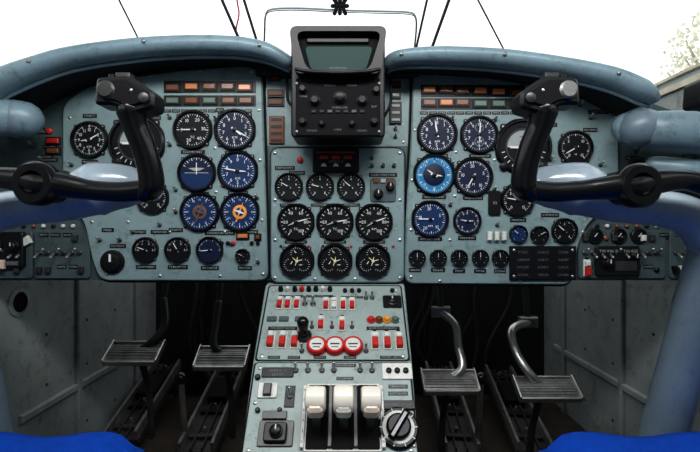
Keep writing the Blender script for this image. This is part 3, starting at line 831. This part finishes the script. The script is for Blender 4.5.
# ---------------------------------------------------------------- seats
def seat(x0,x1):
    b=MB(); yf,yb=-.24,-.80; zt=.370; zb=.26
    cx=(x0+x1)/2; n=24;vs=[];fs=[]
    for j in range(n+1):
        for i in range(n+1):
            s_=i/n*2-1;t_=j/n*2-1
            ed=(max(0,abs(s_)-.70)/.30)**2; ed2=(max(0,abs(t_)-.86)/.14)**2
            x=cx+s_*(x1-x0)/2*(1-.05*ed2); y=(yf+yb)/2+t_*(yf-yb)/2*(1-.05*ed)
            z=zt-.035*max(ed,ed2)+.004*math.cos(s_*9)*(1-ed)
            vs.append((x,y,z))
    N=n+1
    for j in range(n):
        for i in range(n): fs.append((j*N+i,j*N+i+1,(j+1)*N+i+1,(j+1)*N+i))
    bd=[i for i in range(N)]+[j*N+n for j in range(1,N)]+[n*N+i for i in range(n-1,-1,-1)]+[j*N for j in range(n-1,0,-1)]
    o=len(vs)
    for q in bd:
        v=vs[q]; vs.append((v[0],v[1],zb))
    for i in range(len(bd)):
        j=(i+1)%len(bd); fs.append((bd[j],bd[i],o+i,o+j))
    fs.append(tuple(o+i for i in range(len(bd)-1,-1,-1)))
    b.add(vs,fs,'seat')
    b.box(cx,(yf+yb)/2-.01,(x1-x0)*.9,.44,.20,.26,'dmetal',.01)
    b.box(cx,(yf+yb)/2-.03,(x1-x0)*.4,.25,.0015,.20,'dmetal',.01)
    b.obj('pilot_seat',smooth=True)
seat(-.77,-.305); seat(.278,.765)

# ---------------------------------------------------------------- shell
def boxw(b,x0,x1,y0,y1,z0,z1,k):
    b.add([(x0,y0,z0),(x1,y0,z0),(x1,y1,z0),(x0,y1,z0),(x0,y0,z1),(x1,y0,z1),(x1,y1,z1),(x0,y1,z1)],
      [(3,2,1,0),(4,5,6,7),(0,1,5,4),(1,2,6,5),(2,3,7,6),(3,0,4,7)],k)
b=MB(); boxw(b,-.84,.84,-1.4,.92,-.03,0,'floor'); b.obj('floor',smooth=False)
XW=.785
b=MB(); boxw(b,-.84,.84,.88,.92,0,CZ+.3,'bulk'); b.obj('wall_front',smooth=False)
b=MB(); boxw(b,-.84,.84,-1.44,-1.4,0,CZ+.65,'back'); b.obj('wall_back',smooth=False)
b=MB(); boxw(b,-.3,.3,-1.4,-1.38,0.01,CZ+.55,'ceil'); b.lathe(0,0,[(.02,0),(.02,.03),(.015,.04)],'metal',12,Matrix.Translation((.22,-1.38,.6))@Matrix.Rotation(-math.pi/2,4,'X')); b.obj('door_1',smooth=False)
for s,nm,zt in((-1,'wall_left',.27),(1,'wall_right',.33)):
    b=MB(); boxw(b,min(s*XW,s*.84),max(s*XW,s*.84),-1.4,.88,0,CZ+zt,'wall')
    WM=Matrix(((0,0,-s,s*XW),(s*1,0,0,0),(0,1,0,0),(0,0,0,1)))
    def wl(y,z): return (s*y,z)
    for y in(.35,.70):
        b.box(*wl(y,.3),.02,.6,0,.012,'wall',.003,M=WM)
    b.box(*wl(.45,.22),.66,.02,0,.01,'wall',.003,M=WM)
    b.lathe(*wl(.12,.50),[(.034,0),(.034,.004),(.024,.006)],'wall',24,WM,cap=False); b.lathe(*wl(.12,.50),[(.026,.002),(.025,.0025)],'matte',24,WM)
    for y in (.06,.22,.4,.56):
        for z in(.1,.27,.40,.55): screw(b,*wl(y,z),.0,.004,'dmetal',WM)
    if s>0: boxw(b,XW-.01,.84,-.3,.4,CZ+.325,CZ+.34,'tan'); boxw(b,XW+.01,.84,-.3,.4,CZ+.365,CZ+.372,'tan'); boxw(b,XW+.02,.84,-.3,.4,CZ+.34,CZ+.365,'frameg')
    b.obj(nm,smooth=False)
b=MB(); boxw(b,-.84,.84,-1.4,.04,CZ+.62,CZ+.65,'ceil'); b.obj('ceiling',smooth=False)
for s,nm in((-1,'window_4'),(1,'window_5')):
    b=MB(); zb=CZ+(.27 if s<0 else .372)
    for y in(-1.35,-.55,): boxw(b,min(s*XW,s*.83),max(s*XW,s*.83),y,y+.06,zb,CZ+.62,'frameg')
    boxw(b,s*.81-.002,s*.81+.002,-1.3,.04,zb,CZ+.62,'glass'); b.obj(nm,smooth=False)
b0=Vector((0,.38,CZ+.36)); t0=Vector((0,.06,CZ+.62)); wd=(t0-b0).normalized(); wn=Vector((1,0,0)).cross(wd)
def ws(px,py): return hitp(px,py,b0,wn)
def post(b,p,q,r,k='post'):
    a=ws(*p);c=ws(*q); d=(c-a)
    ta=(t0.z-a.z)/d.z; tb=(b0.z-a.z)/d.z
    b.tube([a+d*ta,a+d*tb],r,k,10,1)
wins=[('window_1',-.80,-.33,[((119,0),(138,38),.0022),((222,0),(236,32),.004)]),
      ('window_2',-.30,.27,[((244,0),(254,32),.0035),((427,0),(418,40),.003)]),
      ('window_3',.30,.80,[((449,0),(434,42),.004),((478,0),(503,48),.0022)])]
for nm,x0,x1,ps in wins:
    b=MB()
    b.add([(x0,b0.y,b0.z),(x1,b0.y,b0.z),(x1,t0.y,t0.z),(x0,t0.y,t0.z)],[(0,1,2,3)],'glass')
    for p,q,r in ps: post(b,p,q,r)
    if nm=='window_2':
        fp=[ws(x,y)+Vector((0,-.004,0)) for x,y in [(264,60),(265,30),(266,16),(272,10),(300,9),(340,11),(380,12),(408,13),(415,17),(416,30),(413,60)]]
        b.tube(fp,.0024,'frameg',8,3)
        b.tube([v+Vector((0,-.002,-.006)) for v in fp],.0012,'post',8,3)
    b.obj(nm,smooth=True)
b=MB(); c=ws(340,8)
for dx in(-.013,0,.013):
    b.tube([c+Vector((dx,-.01,.016)),c+Vector((dx*.6,-.01,0)),c+Vector((dx,-.01,-.018))],[.006,.004,.005],'matte',8,3)
b.tube([c+Vector((-.018,-.01,0)),c+Vector((.018,-.01,0))],.005,'matte',8,1)
b.obj('magnetic_compass_bracket')
b=MB(); b.tube([ws(236,-30),ws(237,0),ws(239,14),ws(236,32),ws(240,50)],.002,'redc',8,4); b.obj('red_cord')

# ---------------------------------------------------------------- outside
b=MB(); boxw(b,-60,60,-60,60,-2.3,-2.2,'concrete'); b.obj('ground',smooth=False)
b=MB(); tc0=Vector((10.3,11.3,5.4))
b.tube([(tc0.x+.2,tc0.y,-2.2),(tc0.x,tc0.y,1.5),(tc0.x-.1,tc0.y,4.5)],[.28,.2,.1],'bark',10,4)
for i in range(9):
    a=i*2.4; b.tube([(tc0.x,tc0.y,3+i*.2),(tc0.x+math.cos(a)*.9,tc0.y+math.sin(a)*.9,4.2+i*.15),(tc0.x+math.cos(a)*1.4,tc0.y+math.sin(a)*1.4,5.0+i*.15)],[.06,.04,.02],'bark',6,3)
for i in range(1500):
    v=Vector((random.gauss(0,1),random.gauss(0,1),random.gauss(0,1))); v.normalize(); v*=random.random()**.4
    c=tc0+Vector((v.x*1.6,v.y*1.6,v.z*1.3)); e1=Vector((random.gauss(0,1),random.gauss(0,1),random.gauss(0,1))).normalized()*.08; e2=e1.cross(Vector((random.gauss(0,1),random.gauss(0,1),random.gauss(0,1)))).normalized()*.05
    b.add([c-e1,c-e2,c+e1,c+e2],[(0,1,2,3)],'leaf')
b.obj('tree',smooth=False)

# ---------------------------------------------------------------- lights + world
w=bpy.data.worlds.new('World'); bpy.context.scene.world=w; w.use_nodes=True; nt=w.node_tree
bg=nt.nodes['Background']; tc=nt.nodes.new('ShaderNodeTexCoord'); nz=nt.nodes.new('ShaderNodeTexNoise'); nz.inputs['Scale'].default_value=2.5; nz.inputs['Detail'].default_value=5
rp=nt.nodes.new('ShaderNodeValToRGB'); rp.color_ramp.elements[0].position=.35; rp.color_ramp.elements[1].position=.6
rp.color_ramp.elements[0].color=(.48,.52,.55,1); rp.color_ramp.elements[1].color=(.9,.9,.9,1)
nt.links.new(tc.outputs['Generated'],nz.inputs['Vector']); nt.links.new(nz.outputs['Fac'],rp.inputs['Fac']); nt.links.new(rp.outputs['Color'],bg.inputs['Color'])
bg.inputs['Strength'].default_value=1.75
def area(name,loc_,rot,sx,sy,e,col=(1,1,1)):
    l=bpy.data.lights.new(name,'AREA'); l.shape='RECTANGLE'; l.size=sx;l.size_y=sy;l.energy=e;l.color=col
    o=bpy.data.objects.new(name,l); o.location=loc_; o.rotation_euler=rot; bpy.context.collection.objects.link(o)
area('cabin_fill_light',(0,-.70,CZ+.60),(math.radians(40),0,0),1.0,.22,14)  # unseen fill lamp, added near the ceiling to brighten the cockpit
cam=bpy.data.cameras.new('camera'); co=bpy.data.objects.new('camera',cam); bpy.context.collection.objects.link(co)
co.location=EYE; co.rotation_euler=(math.radians(90),0,0)
cam.sensor_width=36; cam.lens=36*D/(700*S); cam.clip_start=.02
bpy.context.scene.camera=co
vs_=bpy.context.scene.view_settings
vs_.view_transform='Standard'
try: vs_.look='Medium High Contrast'
except Exception: pass
